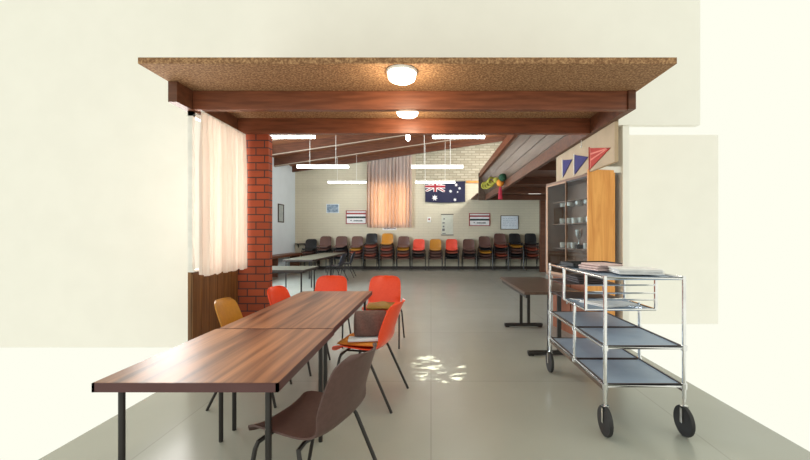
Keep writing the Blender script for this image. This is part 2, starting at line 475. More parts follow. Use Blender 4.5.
# right side: header wall above the cabinet, hidden wall behind, raking bulkhead, low aisle
struct(MB().box((1.94, 4.12, 2.125), (1.98, 6.04, 2.56)).box((1.95, 4.12, 2.55), (1.98, 6.04, ZC)).build('wall_right', M['plaster']), 'beige header wall above the glass cabinet', 'wall')
struct(MB().box((2.36, 4.80, -.03), (2.44, 6.04, 2.9)).box((1.98, 4.84, 2.125), (2.4, 6.04, 2.2)).box((2.36, 6.04, -.03), (4.45, 6.12, 2.9)).box((4.37, 6.1, 0), (4.45, YB, 2.75)).build('wall_right_back', M['render']), 'white wall behind the glass cabinet', 'wall')
bk = MB()
NB = 5
p0 = Vector((1.70, 0, 3.50)); p1 = Vector((1.93, 0, 2.55))
for k in range(NB):
    a = p0.lerp(p1, k/NB); b = p0.lerp(p1, (k+1)/NB - .012)
    bk.prism([(a.x, 4.9, a.z), (b.x, 4.9, b.z), (b.x+.03, 4.9, b.z), (a.x+.03, 4.9, a.z)], (0, 8.6, 0))
bk.prism([(1.715, 4.9, 3.48), (1.94, 4.9, 2.56), (1.97, 4.9, 2.56), (1.745, 4.9, 3.48)], (0, 8.6, 0))
bulk = struct(bk.build('trim_3', M['board']), 'raking boarded bulkhead running down the right side', 'bulkhead')
MB().prism([(1.66, 4.9, 3.34), (1.69, 4.9, 3.56), (1.80, 4.9, 3.56), (1.80, 4.9, 3.34)], (0, 8.6, 0)).build('top_fascia', M['beam'], bulk)
MB().prism([(1.64, 13.47, 2.55), (1.99, 13.47, 2.55), (1.80, 13.47, 3.5), (1.64, 13.47, 3.5)], (0, .04, 0)).build('end_board', M['board'], bulk)
struct(MB().box((1.95, 4.88, ZC), (2.40, 6.12, ZC+.08)).box((1.95, 6.12, ZC), (4.40, 13.6, ZC+.08)).box((1.6, 13.6, ZC+.02), (4.45, YB, ZC+.08)).build('ceiling_aisle', M['darkbeam']), 'dark low ceiling over the side aisle', 'ceiling')
for y in (7.3, 9.3, 11.3, 13.45):
    b = MB().box((1.97, y, 2.56), (4.37, y+.09, ZC)).build('aisle_beam', M['darkbeam'])
    struct(b, 'dark beam across the low side aisle', 'beam'); b['group'] = 'beams of the side aisle'
tag(MB().box((3.97, 14.12, 0), (4.16, 14.30, ZC+.02), .008).build('timber_post', M['darkbeam']), 'dark timber post standing right of the last chair stack', 'post', kind='structure')

# baseboards
struct(MB().box((XL, YB-.03, 0), (4.37, YB, 0.11)).build('baseboard_back', M['skirt']))
struct(MB().box((XL, 4.9, 0), (XL+.025, YB-.03, 0.11)).build('baseboard_left', M['skirt']))

# ------------------------------------------------------------------ lamps
def dome(x, y, label):
    t = thing('round_ceiling_lamp', label, 'ceiling lamp', (x, y, ZC), 0, 'round opal ceiling lamps')
    MB().lathe([(.128, 0), (.13, -.012), (.125, -.022), (.05, -.022)], n=32).build('rim', M['white'], t, True)
    MB().lathe([(.116, -.02), (.116, -.055), (.108, -.074), (.088, -.086), (.04, -.092), (.005, -.093)], n=32).build('lamp_shade', M['dome'], t, True)
    l = bpy.data.lights.new('lamp_glow', 'POINT'); l.energy = 14; l.color = (1, .80, .55); l.shadow_soft_size = .1
    lo = bpy.data.objects.new('lamp_glow', l); C.objects.link(lo); lo.location = (x, y, ZC-.19)
    return t
dome(-0.245, 3.28, 'round white ceiling lamp in front of the nearer beam')
dome(-0.257, 4.25, 'round white ceiling lamp between the two red-brown beams')

def batten(x0, x1, y, z, label, rods=True, top=True):
    t = thing('fluorescent_lamp', label, 'fluorescent lamp', ((x0+x1)/2, y, z), 0, 'fluorescent lamps in the hall')
    h = (x1-x0)/2
    MB().box((-h, -.045, .0), (h, .045, .05), .006).build('housing', M['white'], t)
    MB().tube([(-h+.01, -.022, -.022), (h-.01, -.022, -.022)], .022, 12).tube([(-h+.01, .03, -.022), (h-.01, .03, -.022)], .022, 12).build('tube', M['tube'], t, True)
    if rods:
        ym = y
        for sx in (-.5*h, .5*h):
            X = (x0+x1)/2+sx
            MB().tube([(sx, 0, .05), (sx, 0, roof_z(X)-z)], .006, 8).build('hanging_rod', M['white'], t, True)
    return t
ZL = 3.33
batten(-3.52, -2.32, 7.8, ZL, 'fluorescent lamp hanging highest in view just right of the brick pillar')
batten(0.02, 1.08, 7.8, ZL, 'fluorescent lamp under the far beam left of the boarded bulkhead')
batten(-3.87, -2.37, 11.25, ZL, 'fluorescent lamp on two rods between pillar and striped curtain')
batten(-0.57, 0.93, 11.25, ZL, 'fluorescent lamp hanging in front of the pale block band')
batten(-3.85, -2.42, 14.55, ZL, 'farthest fluorescent lamp left of the striped curtain')
batten(-0.59, 0.90, 14.55, ZL, 'farthest fluorescent lamp just above the flag')
t = thing('pendant_lamp', 'small white pendant lamp seen just under the far beam', 'pendant lamp', (-.46, 7.8, 3.30))
MB().lathe([(.02, .09), (.035, .07), (.042, .03), (.042, -.03), (.03, -.06), (.005, -.07)], n=16).build('lamp_shade', M['tube'], t, True)
MB().tube([(0, 0, .09), (0, 0, roof_z(-.46)-3.30)], .008, 6).build('hanging_rod', M['white'], t)
t = thing('batten_lamp', 'small white lamp under the low aisle ceiling', 'lamp', (3.25, 12.2, ZC-.09))
MB().box((-.2, -.08, .03), (.2, .08, .09), .01).build('housing', M['white'], t)
MB().box((-.19, -.07, 0), (.19, .07, .03), .01).build('diffuser', emit_mat('aisle_diffuser', (1, .95, .85), 0.9), t)
tag(MB().tube([(0, 0, 0), (0, 0, -.07)], .004, 6).lathe([(.004, -.07), (.012, -.078), (.012, -.088), (.004, -.096)], n=10).build('pull_cord', M['white'], loc=(1.90, 4.93, 2.55)), 'short white pull cord hanging from the right timber plate', 'pull cord')

# ------------------------------------------------------------------ curtains
def curtain_mb(L, z0, zt, folds, amp, n=160):
    def fn(u, v):
        s = u*L
        ph = u*folds*2*PI
        zt_ = zt(u) if callable(zt) else zt
        a = amp*(0.75 + 0.35*math.sin(u*13.7)+.2*math.sin(u*31))*(0.45+0.55*min(1, v*4))
        off = a*math.sin(ph + .5*math.sin(u*19))
        zb = z0 + .012*math.sin(ph*.5+1)
        return (s + .25*amp*math.cos(ph), off, zt_ + (zb-zt_)*v)
    return MB().sheet(fn, n, 14, .004)
cu = thing('curtain', 'pale pink pleated curtain hanging beside the brick pillar', 'curtain', (-2.2, 3.74, 0), PI/2)
curtain_mb(.87, .955, 2.525, 10, .038).build('curtain_fabric', M['curtain'], cu, True)
MB().tube([(0, .0, 2.535), (.88, .0, 2.535)], .01, 8).build('curtain_rail', M['white'], cu)
cz = lambda X: 4.0 + .148*(X+5.4) - .20
cu = thing('curtain', 'tall lilac and orange striped curtain hanging on the back wall', 'curtain', (-2.53, 15.34, 0))
cb_ = curtain_mb(1.76, 1.64, lambda u: cz(-2.53+1.76*u)+.02, 13, .05, 200)
cb_.build('curtain_fabric', M['curtain2'], cu, True)
MB().tube([(0, .02, cz(-2.53)+.04), (1.76, .02, cz(-.77)+.04)], .014, 8).build('curtain_rail', M['white'], cu)

# ------------------------------------------------------------------ chairs
PROF = [(-.225, .405, .185), (-.215, .432, .200), (-.17, .446, .210), (-.09, .444, .215), (0, .436, .215), (.08, .432, .213), (.135, .440, .211),
        (.172, .468, .209), (.196, .52, .210), (.224, .60, .209), (.252, .68, .206), (.279, .75, .197), (.295, .783, .180), (.309, .803, .148), (.318, .811, .10)]
def shell_mb(nu=28, nv=14):
    K = len(PROF)-1
    def cr(i, t, c):
        g = lambda k: PROF[max(0, min(K, k))][c]
        a, b, d, e = g(i-1), g(i), g(i+1), g(i+2)
        return .5*((2*b)+(-a+d)*t+(2*a-5*b+4*d-e)*t*t+(-a+3*b-3*d+e)*t**3)
    def fn(u, v):
        x = u*K; i = min(int(x), K-1); t = x-i
        y, z, w = cr(i, t, 0), cr(i, t, 1), cr(i, t, 2)
        s = 2*v-1
        back = max(0, min(1, (z-.45)/.12)) if y > .1 else 0
        seat = 1-back
        zz = z + seat*.028*abs(s)**3
        yy = y - back*.045*s*s
        return (w*s, yy, zz)
    return MB().sheet(fn, nu, nv, .008)
def chair_leg(sx, rear):
    if rear: P = [(sx*.17, .075, .418), (sx*.222, .085, .413), (sx*.233, .10, .385), (sx*.243, .285, 0.0)]
    else: P = [(sx*.17, -.13, .418), (sx*.222, -.135, .413), (sx*.233, -.142, .385), (sx*.243, -.225, 0.0)]
    return MB().tube(P, .0105, 8)
CHAIR_MESH = {}
def make_chair(colname, name='stacking_chair', label='', loc=(0, 0, 0), rz=0, group=None):
    key = colname
    if key not in CHAIR_MESH:
        t = thing(name, label, 'chair', loc, rz, group)
        base = next(iter(CHAIR_MESH.values()), None)
        if base is None:
            shell_mb().build('seat_shell', M[colname], t, True)
            for sx in (-1, 1):
                for rear in (False, True): chair_leg(sx, rear).build('leg', M['legs'], t, True)
            f = MB()
            f.tube([(-.17, -.13, .418), (.17, -.13, .418)], .009, 8).tube([(-.17, .075, .418), (.17, .075, .418)], .009, 8)
            f.tube([(-.12, -.13, .418), (-.12, .075, .418)], .008, 8).tube([(.12, -.13, .418), (.12, .075, .418)], .008, 8)
            f.build('seat_frame', M['legs'], t, True)
        else:
            for ch in base.children:
                c = ch.copy()
                if ch.name.startswith('seat_shell'):
                    c.data = ch.data.copy(); c.data.materials.clear(); c.data.materials.append(M[colname])
                C.objects.link(c); c.parent = t
        CHAIR_MESH[key] = t
        return t
    t = copy_tree(CHAIR_MESH[key])
    t.name = name
    if 'group' in t.keys(): del t['group']
    tag(t, label, 'chair', group)
    t.location = loc; t.rotation_euler = (0, 0, rz)
    return t
def facing(dx, dy): return math.atan2(dx, -dy)     # chair front is -Y at rz 0

G1 = 'chairs around the long table'
make_chair('orange', 'plastic_chair', 'orange plastic chair with an olive cushion at the far right table corner', (-.61, 4.86, 0), facing(-.05, -1), G1)
make_chair('orange', 'plastic_chair', 'orange plastic chair with an empty seat behind the far table end', (-1.30, 4.87, 0), 0, G1)
make_chair('orange', 'plastic_chair', 'orange plastic chair holding a brown cushion on the right table side', (-.53, 3.25, 0), facing(-.98, .20), G1)
make_chair('darkbrown', 'plastic_chair', 'dark brown plastic chair nearest the camera on the right table side', (-.58, 1.93, 0), facing(-.94, .34), G1)
make_chair('mustard', 'plastic_chair', 'mustard plastic chair between table and oak panelled wall', (-1.465, 3.27, 0), facing(1, .10), G1)
make_chair('orange', 'plastic_chair', 'orange plastic chair between table and brick pillar', (-1.345, 4.0, 0), facing(.98, -.12), G1)

# stacks along the back wall: (u pixel centre of the photo turned into metres, top colour first)
PITCH = .112
K = {'b': 'brown', 'k': 'black', 'm': 'mustard', 'r': 'redorange', 't': 'rust'}
W = {'brown': 'brown', 'black': 'black', 'mustard': 'mustard', 'redorange': 'red', 'rust': 'rust'}
ORD = ['first', 'second', 'third', 'fourth', 'fifth', 'sixth', 'seventh', 'eighth', 'ninth', 'tenth', 'eleventh', 'twelfth', 'thirteenth', 'fourteenth', 'fifteenth']
stacks = [(-4.70, 'kbbb'), (-4.13, 'bbkbb'), (-3.50, 'bkbbk'), (-2.90, 'bmtbb'), (-2.32, 'ktbbtb'), (-1.71, 'mbtbtb'), (-1.07, 'bmbtb'),
          (-.48, 'rbkb'), (.17, 'mbbb'), (.80, 'rtkk'), (1.47, 'bbkb'), (2.09, 'bkmbb'), (2.69, 'btkbtb'), (3.28, 'kmbbkb'), (3.87, 'kbtbtb')]
for i, (x, cols) in enumerate(stacks):
    n = len(cols)
    yy = 15.08 if x < 3.5 else 15.0
    jx = random.uniform(-.01, .01)
    for q, c in enumerate(cols):
        nm = K[c]
        pos = 'topmost' if q == 0 else ('bottom' if q == n-1 else ORD[q] + ' from top')
        lab = f'{W[nm]} plastic chair, {pos} of the {ORD[i]} stack from the left along back wall'
        if q == 0:
            lab = f'{W[nm]} plastic chair topping the {ORD[i]} stack from the left along back wall'
        o = make_chair(nm, 'stacking_chair', lab, (x+jx, yy, (n-1-q)*PITCH), random.uniform(-.015, .015), 'chairs stacked along the back wall')
        o.scale = (1.08, 1.05, 1.05)

G3 = 'dark chairs beside the grey tables'
make_chair('navy', 'plastic_chair', 'dark navy chair on the right side of the far grey tables', (-2.75, 11.3, 0), facing(-1, .1), G3)
make_chair('navy', 'plastic_chair', 'dark navy chair next to the far end of the grey tables', (-2.72, 12.5, 0), facing(-1, -.05), G3)

# ------------------------------------------------------------------ tables
def corner_table(label, x0, x1, y0, y1, h, top, edge, name='table', group=None, grain=False, th=.028):
    cx, cy = (x0+x1)/2, (y0+y1)/2
    t = thing(name, label, 'table', (cx, cy, 0), 0, group)
    a, b = (x1-x0)/2, (y1-y0)/2
    MB().box((-a+.004, -b+.004, h-th), (a-.004, b-.004, h)).build('tabletop', top, t)
    e = MB()
    e.box((-a, -b, h-th-.012), (-a+.012, b, h-.001)).box((a-.012, -b, h-th-.012), (a, b, h-.001))
    e.box((-a, -b, h-th-.012), (a, -b+.012, h-.001)).box((-a, b-.012, h-th-.012), (a, b, h-.001))
    e.build('edging', edge, t)
    fr = MB()
    i = .06
    fr.box((-a+i, -b+i, h-th-.035), (a-i, -b+i+.025, h-th)).box((-a+i, b-i-.025, h-th-.035), (a-i, b-i, h-th))
    fr.box((-a+i, -b+i, h-th-.035), (-a+i+.025, b-i, h-th)).box((a-i-.025, -b+i, h-th-.035), (a-i, b-i, h-th))
    fr.build('frame', M['legs'], t)
    for sx in (-1, 1):
        for sy in (-1, 1):
            MB().tube([(sx*(a-i-.012), sy*(b-i-.012), h-th-.03), (sx*(a-i-.012), sy*(b-i-.012), 0)], .014, 10).build('leg', M['legs'], t, True)
    return t
H = .72
GT = 'long table of two rosewood tables'
corner_table('far rosewood laminate table of the long pair, beside the brick pillar', -1.435, -.66, 2.63, 4.38, H, M['rosewood'], M['edge'], 'laminate_table', GT)
corner_table('near rosewood laminate table of the long pair, beside the dark brown chair', -1.445, -.650, 1.66, 2.622, H, M['rosewood'], M['edge'], 'laminate_table', GT)
GG = 'grey-green tables on the left of the hall'
corner_table('grey-green table nearest the brick pillar', -3.9, -2.28, 7.0, 7.93, H, M['greytop'], M['skirt'], 'hall_table', GG)
corner_table('first of two grey-green tables end to end behind the nearest one', -3.80, -3.0, 9.95, 12.0, H, M['greytop'], M['skirt'], 'hall_table', GG)
corner_table('farther of two grey-green tables end to end near the chair stacks', -3.82, -3.02, 12.02, 14.0, H, M['greytop'], M['skirt'], 'hall_table', GG)
bt = thing('wall_bench', 'dark timber bench running along the left hall wall', 'bench', (XL+.27, 11.6, 0))
MB().box((-.22, -3.3, .60), (.22, 3.3, .68), .006).build('seat', M['darkbeam'], bt)
for y in (-3.1, -1, 1, 3.1):
    MB().box((-.18, y-.03, 0), (.18, y+.03, .60)).build('leg', M['darkbeam'], bt)
ws = thing('wall_shelf', 'small dark shelf on the back wall near the left corner', 'shelf', (-5.12, YB, 1.0))
MB().box((-.22, -.2, -.02), (.22, 0, .02)).build('board', M['skirt'], ws)
MB().prism([(-.15, 0, -.02), (-.15, 0, -.16), (-.15, -.14, -.02)], (.02, 0, 0)).prism([(.13, 0, -.02), (.13, 0, -.16), (.13, -.14, -.02)], (.02, 0, 0)).build('bracket', M['skirt'], ws)

# brown trestle table on the right
tt = thing('trestle_table', 'dark brown table on T-shaped trestle legs before the glass cabinet', 'table', (1.35, 5.07, 0))
MB().box((-.32, -.77, H-.03), (.32, .78, H), .004).build('tabletop', M['browntop'], tt)
MB().box((-.29, -.72, H-.075), (-.265, .73, H-.03)).box((.265, -.72, H-.075), (.29, .73, H-.03)).build('frame', M['legs'], tt)
for y in (-.70, .67):
    tr = MB().box((-.045+.0, y-.018, .05), (-.005, y+.018, H-.03)).box((.065, y-.018, .05), (.105, y+.018, H-.03)).build('trestle_leg', M['legs'], tt)
    MB().box((-.27, y-.03, .012), (.29, y+.03, .055), .012).box((-.26, y-.025, 0), (-.20, y+.025, .014)).box((.22, y-.025, 0), (.28, y+.025, .014)).build('foot', M['legs'], tr)

# ------------------------------------------------------------------ cushions
def cushion(name, label, m, size, loc, rot):
    sx, sy, sz = size
    def shape(sign):
        def fn(u, v):
            a, b = 2*u-1, 2*v-1
            f = max(0, (1-abs(a)**3.2))*max(0, (1-abs(b)**3.2))
            k = 1 - .06*(a*a*b*b)
            wob = .012*math.sin(5*a+2*b)*f
            return (a*sx/2*k, b*sy/2*k, sign*(sz/2*(f**.45)+.004) + wob*sign)
        return fn
    mb = MB()
    n = 18
    for sgn in (1, -1):
        fn = shape(sgn)
        vs = [fn(i/n, j/n) for i in range(n+1) for j in range(n+1)]
        fs = [(i*(n+1)+j, (i+1)*(n+1)+j, (i+1)*(n+1)+j+1, i*(n+1)+j+1) for i in range(n) for j in range(n)]
        mb.add(vs, fs)
    # side seam strip
    o = len(mb.v)
    rim = [(i, 0) for i in range(n+1)] + [(n, j) for j in range(1, n+1)] + [(i, n) for i in range(n-1, -1, -1)] + [(0, j) for j in range(n-1, 0, -1)]
    N = (n+1)*(n+1)
    for (a, b), (c, d) in zip(rim, rim[1:]+rim[:1]):
        mb.f.append((a*(n+1)+b, c*(n+1)+d, N+c*(n+1)+d, N+a*(n+1)+b)); mb.m.append(0)
    o = mb.build(name, m, None, True, loc)
    o.rotation_euler = rot
    return tag(o, label, 'cushion')
cushion('seat_cushion', 'olive mustard cushion on the far right orange chair', M['casholive'], (.35, .34, .05), (-.61, 4.80, .482), (0, 0, .05))
aF = facing(-.98, .20)
cushion('seat_cushion', 'amber cushion lying flat on the orange chair seat', M['cushamber'], (.34, .36, .045), (-.555, 3.256, .478), (0, 0, aF))
cushion('seat_cushion', 'brown cushion standing upright on the orange chair', M['cushbrown'], (.27, .21, .08), (-.495, 3.19, .628), (math.radians(78), 0, facing(.12, -1)))
tag(MB().box((-.14, -.055, 0), (.13, .055, .022), .006).build('folded_cloth', M['lightblue'], loc=(-.525, 3.15, .502), rz=facing(.12, -1)), 'pale folded cloth under the standing brown cushion', 'cloth')

# ------------------------------------------------------------------ things on the back wall
def wall_thing(name, label, cat, u0, v0, u1, v1, Y=YB):
    """corner pixels on the back wall -> centre, half width, half height (metres)"""
    k = Y/390
    x0, x1 = (u0-431)*k, (u1-431)*k
    z1, z0 = CAMH-(v0-235)*k, CAMH-(v1-235)*k
    return thing(name, label, cat, ((x0+x1)/2, Y, (z0+z1)/2)), (x1-x0)/2, (z1-z0)/2
def frame_mb(a, b, w, d):
    return MB().box((-a, -d, -b), (-a+w, 0, b)).box((a-w, -d, -b), (a, 0, b)).box((-a+w, -d, -b), (a-w, 0, -b+w)).box((-a+w, -d, b-w), (a-w, 0, b))
def striped_sign(label, uv, rot=False):
    t, a, b = wall_thing('striped_sign', label, 'sign', *uv)
    frame_mb(a, b, .03, .03).build('frame', M['red'], t)
    MB().box((-a+.02, -.012, -b+.02), (a-.02, -.002, b-.02)).build('backing', M['paper'], t)
    s = MB().use(M['red']).box((-a+.03, -.016, b*.42), (a-.03, -.012, b*.66))
    s.use(M['signdark']).box((-a+.03, -.016, -b*.16), (a-.03, -.012, b*.12))
    s.build('stripe', None, t)
    g = MB()
    x = -a*.62
    g.prism([(x, -.016, -b*.55), (x+.1, -.016, -b*.55), (x+.05, -.016, -b*.38)], (0, .004, 0))
    x += .15
    rnd = random.Random(4)
    while x < a*.6:
        w = rnd.uniform(.03, .06)
        g.box((x, -.016, -b*.62), (x+w, -.012, -b*.40)); x += w+.012
    g.build('lettering', M['ink'], t)
    return t
striped_sign('framed red, white and black striped sign left of the striped curtain', (346, 210.5, 366.5, 224))
striped_sign('framed red, white and black striped sign right of the flag', (469, 213.2, 490, 226))
t, a, b = wall_thing('picture', 'small blue landscape picture left of the striped sign', 'picture', 326.5, 204, 339, 213)
frame_mb(a, b, .02, .02).build('frame', M['lightblue'], t)
MB().box((-a+.015, -.012, -b+.015), (a-.015, -.001, b-.015)).build('print', M['picblue'], t)
t, a, b = wall_thing('hanging_poster', 'tall pale hanging poster with dark rods beside the small white box', 'poster', 441, 214.5, 453.5, 235)
MB().box((-a+.02, -.012, -b), (a-.02, -.004, b)).build('sheet', M['poster'], t)
for zz in (b, -b): MB().tube([(-a, -.012, zz), (a, -.012, zz)], .015, 8).build('rod', M['skirt'], t)
g = MB()
for (x, z, w, h_) in ((-.2, -.25, .1, .1), (-.18, -.1, .07, .06), (-.19, .05, .09, .05), (-.15, .2, .05, .06), (-.2, -.36, .14, .03)):
    g.box((x, -.015, z), (x+w, -.012, z+h_))
g.build('print', M['ink'], t)
t, a, b = wall_thing('notice_board', 'pale framed notice board above the rightmost chair stacks', 'notice board', 500.5, 215.5, 518.5, 229.5)
frame_mb(a, b, .022, .025).build('frame', M['skirt'], t)
MB().box((-a+.015, -.014, -b+.015), (a-.015, -.001, b-.015)).build('panel', M['lightblue'], t)
g = MB()
rnd = random.Random(9)
for r in range(5):
    x = -a*.75
    while x < a*.6:
        w = rnd.uniform(.04, .12); z = b*.55 - r*b*.26
        g.box((x, -.017, z), (x+w, -.014, z+.014)); x += w+.03
g.build('lettering', M['tray'], t)
t, a, b = wall_thing('notice', 'small white lettered notice under the striped curtain', 'notice', 382.5, 226.6, 396.5, 230.2)
MB().box((-a, -.012, -b), (a, -.001, b)).build('board', M['paper'], t)
g = MB(); x = -a*.8
while x < a*.75:
    w = rnd.uniform(.03, .05); g.box((x, -.015, -b*.5), (x+w, -.012, b*.35)); x += w+.015
g.build('lettering', M['ink'], t)
t, a, b = wall_thing('thermostat', 'small white wall box between curtain and hanging poster', 'thermostat', 427.3, 217, 431, 222.3)
MB().box((-a, -.04, -b), (a, 0, b), .01).build('housing', M['white'], t)
MB().box((-a*.5, -.046, -b*.15), (a*.5, -.04, b*.45)).build('dial', M['red'], t)
# picture on the left wall
t = thing('picture', 'dark framed portrait picture on the left hall wall', 'picture', (XL, 14.0, 2.13), PI/2)
frame_mb(.26, .33, .04, .03).build('frame', M['skirt'], t)
MB().box((-.23, -.014, -.30), (.23, -.001, .30)).build('print', M['picpale'], t)

# flag: ensign with a union canton, a large star under it and five southern stars
t, a, b = wall_thing('hanging_flag', 'blue ensign flag with union canton and white stars on wall', 'flag', 425.2, 181.5, 465, 202)
fw, fh = 2*a, 2*b
def fy(x, z): return -.07 + .012*math.sin(x*5.0) + .006*math.sin(x*11+z*4)
def fz(x, z): return z - .035*math.cos(x/a*1.5)*(.5-z/fh)
def on_flag(poly, lift, mb):
    vs = [(x, fy(x, z)-lift, fz(x, z)) for x, z in poly]
    mb.prism(vs, (0, .002, 0))
fl = MB().use(M['flagblue'])
fl.sheet(lambda u, v: (-a+u*fw, fy(-a+u*fw, -b+v*fh), fz(-a+u*fw, -b+v*fh)), 30, 12, .003)
cw, ch = fw/2, fh/2
def canton_rect(x0, x1, z0, z1, m, lift):
    fl.use(m)
    n = 8
    for i in range(n):
        xa, xb = x0+(x1-x0)*i/n, x0+(x1-x0)*(i+1)/n
        on_flag([(xa, z0), (xb, z0), (xb, z1), (xa, z1)], lift, fl)
def clip_diag(p0, p1, w, m, lift):
    n = 10
    fl.use(m)
    d = Vector((p1[0]-p0[0], p1[1]-p0[1])); L = d.length; d /= L; nn = Vector((-d.y, d.x))*w/2
    cl = lambda p: (max(-a, min(-a+cw, p[0])), max(0, min(b, p[1])))
    for i in range(n):
        q0 = Vector(p0)+d*L*i/n; q1 = Vector(p0)+d*L*(i+1)/n
        on_flag([cl(q0-nn), cl(q1-nn), cl(q1+nn), cl(q0+nn)], lift, fl)
clip_diag((-a, 0), (-a+cw, b), .10, M['flagwhite'], .004)
clip_diag((-a, b), (-a+cw, 0), .10, M['flagwhite'], .004)
clip_diag((-a, 0), (-a+cw, b), .035, M['flagred'], .006)
clip_diag((-a, b), (-a+cw, 0), .035, M['flagred'], .006)
mx_, mz_ = -a+cw/2, b/2
canton_rect(-a, -a+cw, mz_-.068, mz_+.068, M['flagwhite'], .008)
canton_rect(mx_-.068, mx_+.068, 0, b, M['flagwhite'], .008)
canton_rect(-a, -a+cw, mz_-.040, mz_+.040, M['flagred'], .010)
canton_rect(mx_-.040, mx_+.040, 0, b, M['flagred'], .010)
def star(cx, cz, r, n):
    fl.use(M['flagwhite'])
    pts = []
    for i in range(2*n):
        an = PI/2 + PI*i/n; rr = r if i % 2 == 0 else r*.48
        pts.append((cx+rr*math.cos(an), cz+rr*math.sin(an)))
    on_flag(pts, .012, fl)
star(-a+fw*.24, -b+fh*.22, .125, 7)
star(-a+fw*.635, -b+fh*.53, .07, 7); star(-a+fw*.775, -b+fh*.83, .07, 7); star(-a+fw*.86, -b+fh*.66, .065, 7)
star(-a+fw*.745, -b+fh*.13, .07, 7); star(-a+fw*.81, -b+fh*.49, .04, 5)
fl.build('flag_cloth', None, t)

# ------------------------------------------------------------------ pennants and garland
def pennant(label, P, m, pale=False):
    (y0, zt, zb), (yt, ztip) = P
    t = thing('hanging_pennant', label, 'pennant', (1.94, y0, (zt+zb)/2), 0, 'pennants on the header wall')
    c = (zt+zb)/2
    mb = MB().use(m)
    mb.prism([(-.012, 0, zt-c), (-.012, 0, zb-c), (-.012, yt-y0, ztip-c)], (.008, 0, 0))
    if pale:
        mb.use(M['pennpale'])
        for f in (.25, .55):
            A = Vector((-.014, 0, zt-c)).lerp(Vector((-.014, 0, zb-c)), f); B = Vector((-.014, yt-y0, ztip-c)).lerp(Vector((-.014, 0, zt-c)), .1)
            mb.prism([A, A+Vector((0, 0, -.022)), B+Vector((0, 0, -.012)), B], (.003, 0, 0))
        mb.prism([(-.014, 0, zt-c), (-.014, -.01, zb-c), (-.014, -.03, zb-c+.02), (-.014, -.02, zt-c)], (.003, 0, 0))
    mb.build('cloth', None, t)
    MB().tube([(-.016, .008, zt-c+.012), (-.016, .008, zb-c-.012)], .0075, 8).build('stick', M['pennred'] if pale else M['white'], t)
pennant('small blue pennant with white stick, farther one above the cabinet', ((5.70, 2.446, 2.20), (5.34, 2.385)), M['pennblue'])
pennant('larger blue pennant with white stick next to the red one', ((5.236, 2.424, 2.165), (4.80, 2.30+.01)), M['pennblue'])
pennant('red pennant above the pine panel of the cabinet', ((4.737, 2.405, 2.150), (4.20, 2.29)), M['pennred'], True)

def bulk_x(z): return 1.70 + .23*(3.50-z)/.95
GS = .75
g = thing('hanging_garland', 'green, orange and yellow paper garland with crimson tassel on the bulkhead', 'garland', (1.78, 9.9, 2.70))
def at_face(y, z, off): return (bulk_x(z)-off-1.78, y-9.9, z-2.70)
for (y, z) in ((12.2, 2.90), (11.75, 2.85), (11.3, 2.84), (10.9, 2.86)):
    c = Vector(at_face(y, z, .16))
    mb = MB().tube([c + Vector((GS*.12*math.cos(q), .03*math.sin(q*2), GS*.12*math.sin(q))) for q in [2*PI*i/16 for i in range(16)]], .032, 8, closed=True)
    mb.build('paper_ring', M['lime'], g, True)
def ball(r, c, sq=1.0, n=16):
    return MB().lathe([(max(.002, r*math.sin(PI*i/n))*(1+.06*(i % 2)), -r*sq*math.cos(PI*i/n)) for i in range(n+1)], c, 20)
ball(.095, at_face(9.95, 2.68, .13), 1.0).build('orange_ball', M['lantern'], g, True)
ball(.085, at_face(10.45, 2.82, .11)).build('yellow_ball', M['lime'], g, True)
ball(.10, at_face(9.75, 2.79, .08)).build('green_ball', M['green'], g, True)
c = Vector(at_face(9.95, 2.68, .13))
ts = MB()
for k in range(9):
    q = 2*PI*k/9
    ts.tube([c+Vector((0, 0, -.085)), c+Vector((.03*math.cos(q), .03*math.sin(q), -.16)), c+Vector((.045*math.cos(q), .045*math.sin(q), -.42))], .013, 6)
ts.build('tassel', M['crimson'], g)

# ------------------------------------------------------------------ glass cabinet
P1 = Vector((1.725, 5.85, 0)); P2 = Vector((1.93, 4.80, 0))
LEN = (P2-P1).length
# local frame: +x runs from the far end to the near end along the face, +y goes into the cabinet
ang = math.atan2((P2-P1).y, (P2-P1).x)
cab = thing('display_cabinet', 'tall display cabinet with glass front and pine end panel', 'cabinet', P1, ang)
D = .34; CB, CT = .76, 2.11
MB().box((0, D-.02, CB), (LEN, D, CT)).box((0, .02, CB), (.025, D, CT)).box((0, .0, CB), (LEN, D, CB+.03)).box((0, 0, CT-.03), (LEN, D, CT)).build('body', M['cabdark'], cab)
MB().box((LEN-.004, -.01, 0), (LEN+.026, D+.02, 2.155), .004).build('end_panel', M['pine'], cab)['label'] = 'yellow pine end panel'
for z in (1.15, 1.50, 1.82):
    MB().box((.03, .10, z), (LEN-.01, D-.02, z+.014)).build('shelf', M['cabdark'], cab)
def sash(x0, x1, y, w0, w1, m='cabwood'):
    s = MB().box((x0, y, CB+.03), (x0+w0, y+.009, CT-.03)).box((x1-w1, y, CB+.03), (x1, y+.009, CT-.03)).box((x0, y, CB+.03), (x1, y+.009, CB+.06)).box((x0, y, CT-.05), (x1, y+.009, CT-.03)).build('glass_door', M[m], cab)
    MB().box((x0+w0, y+.003, CB+.06), (x1-w1, y+.006, CT-.05)).build('pane', M['glass'], s)
sash(0, LEN*.52, .0, .05, .006)
sash(LEN*.51, LEN-.006, .011, .006, .012, 'skirt')
MB().box((.06, .08, .0), (LEN-.01, D, CB)).build('base_cupboard', M['redwood'], cab)['label'] = 'reddish brown base cupboard'
dr = MB().box((.10, .065, .10), (LEN*.52, .08, CB-.06), .004).build('door', M['redwood'], cab)
MB().box((LEN*.45, .05, .40), (LEN*.48, .065, .50), .004).build('handle', M['chrome'], dr)
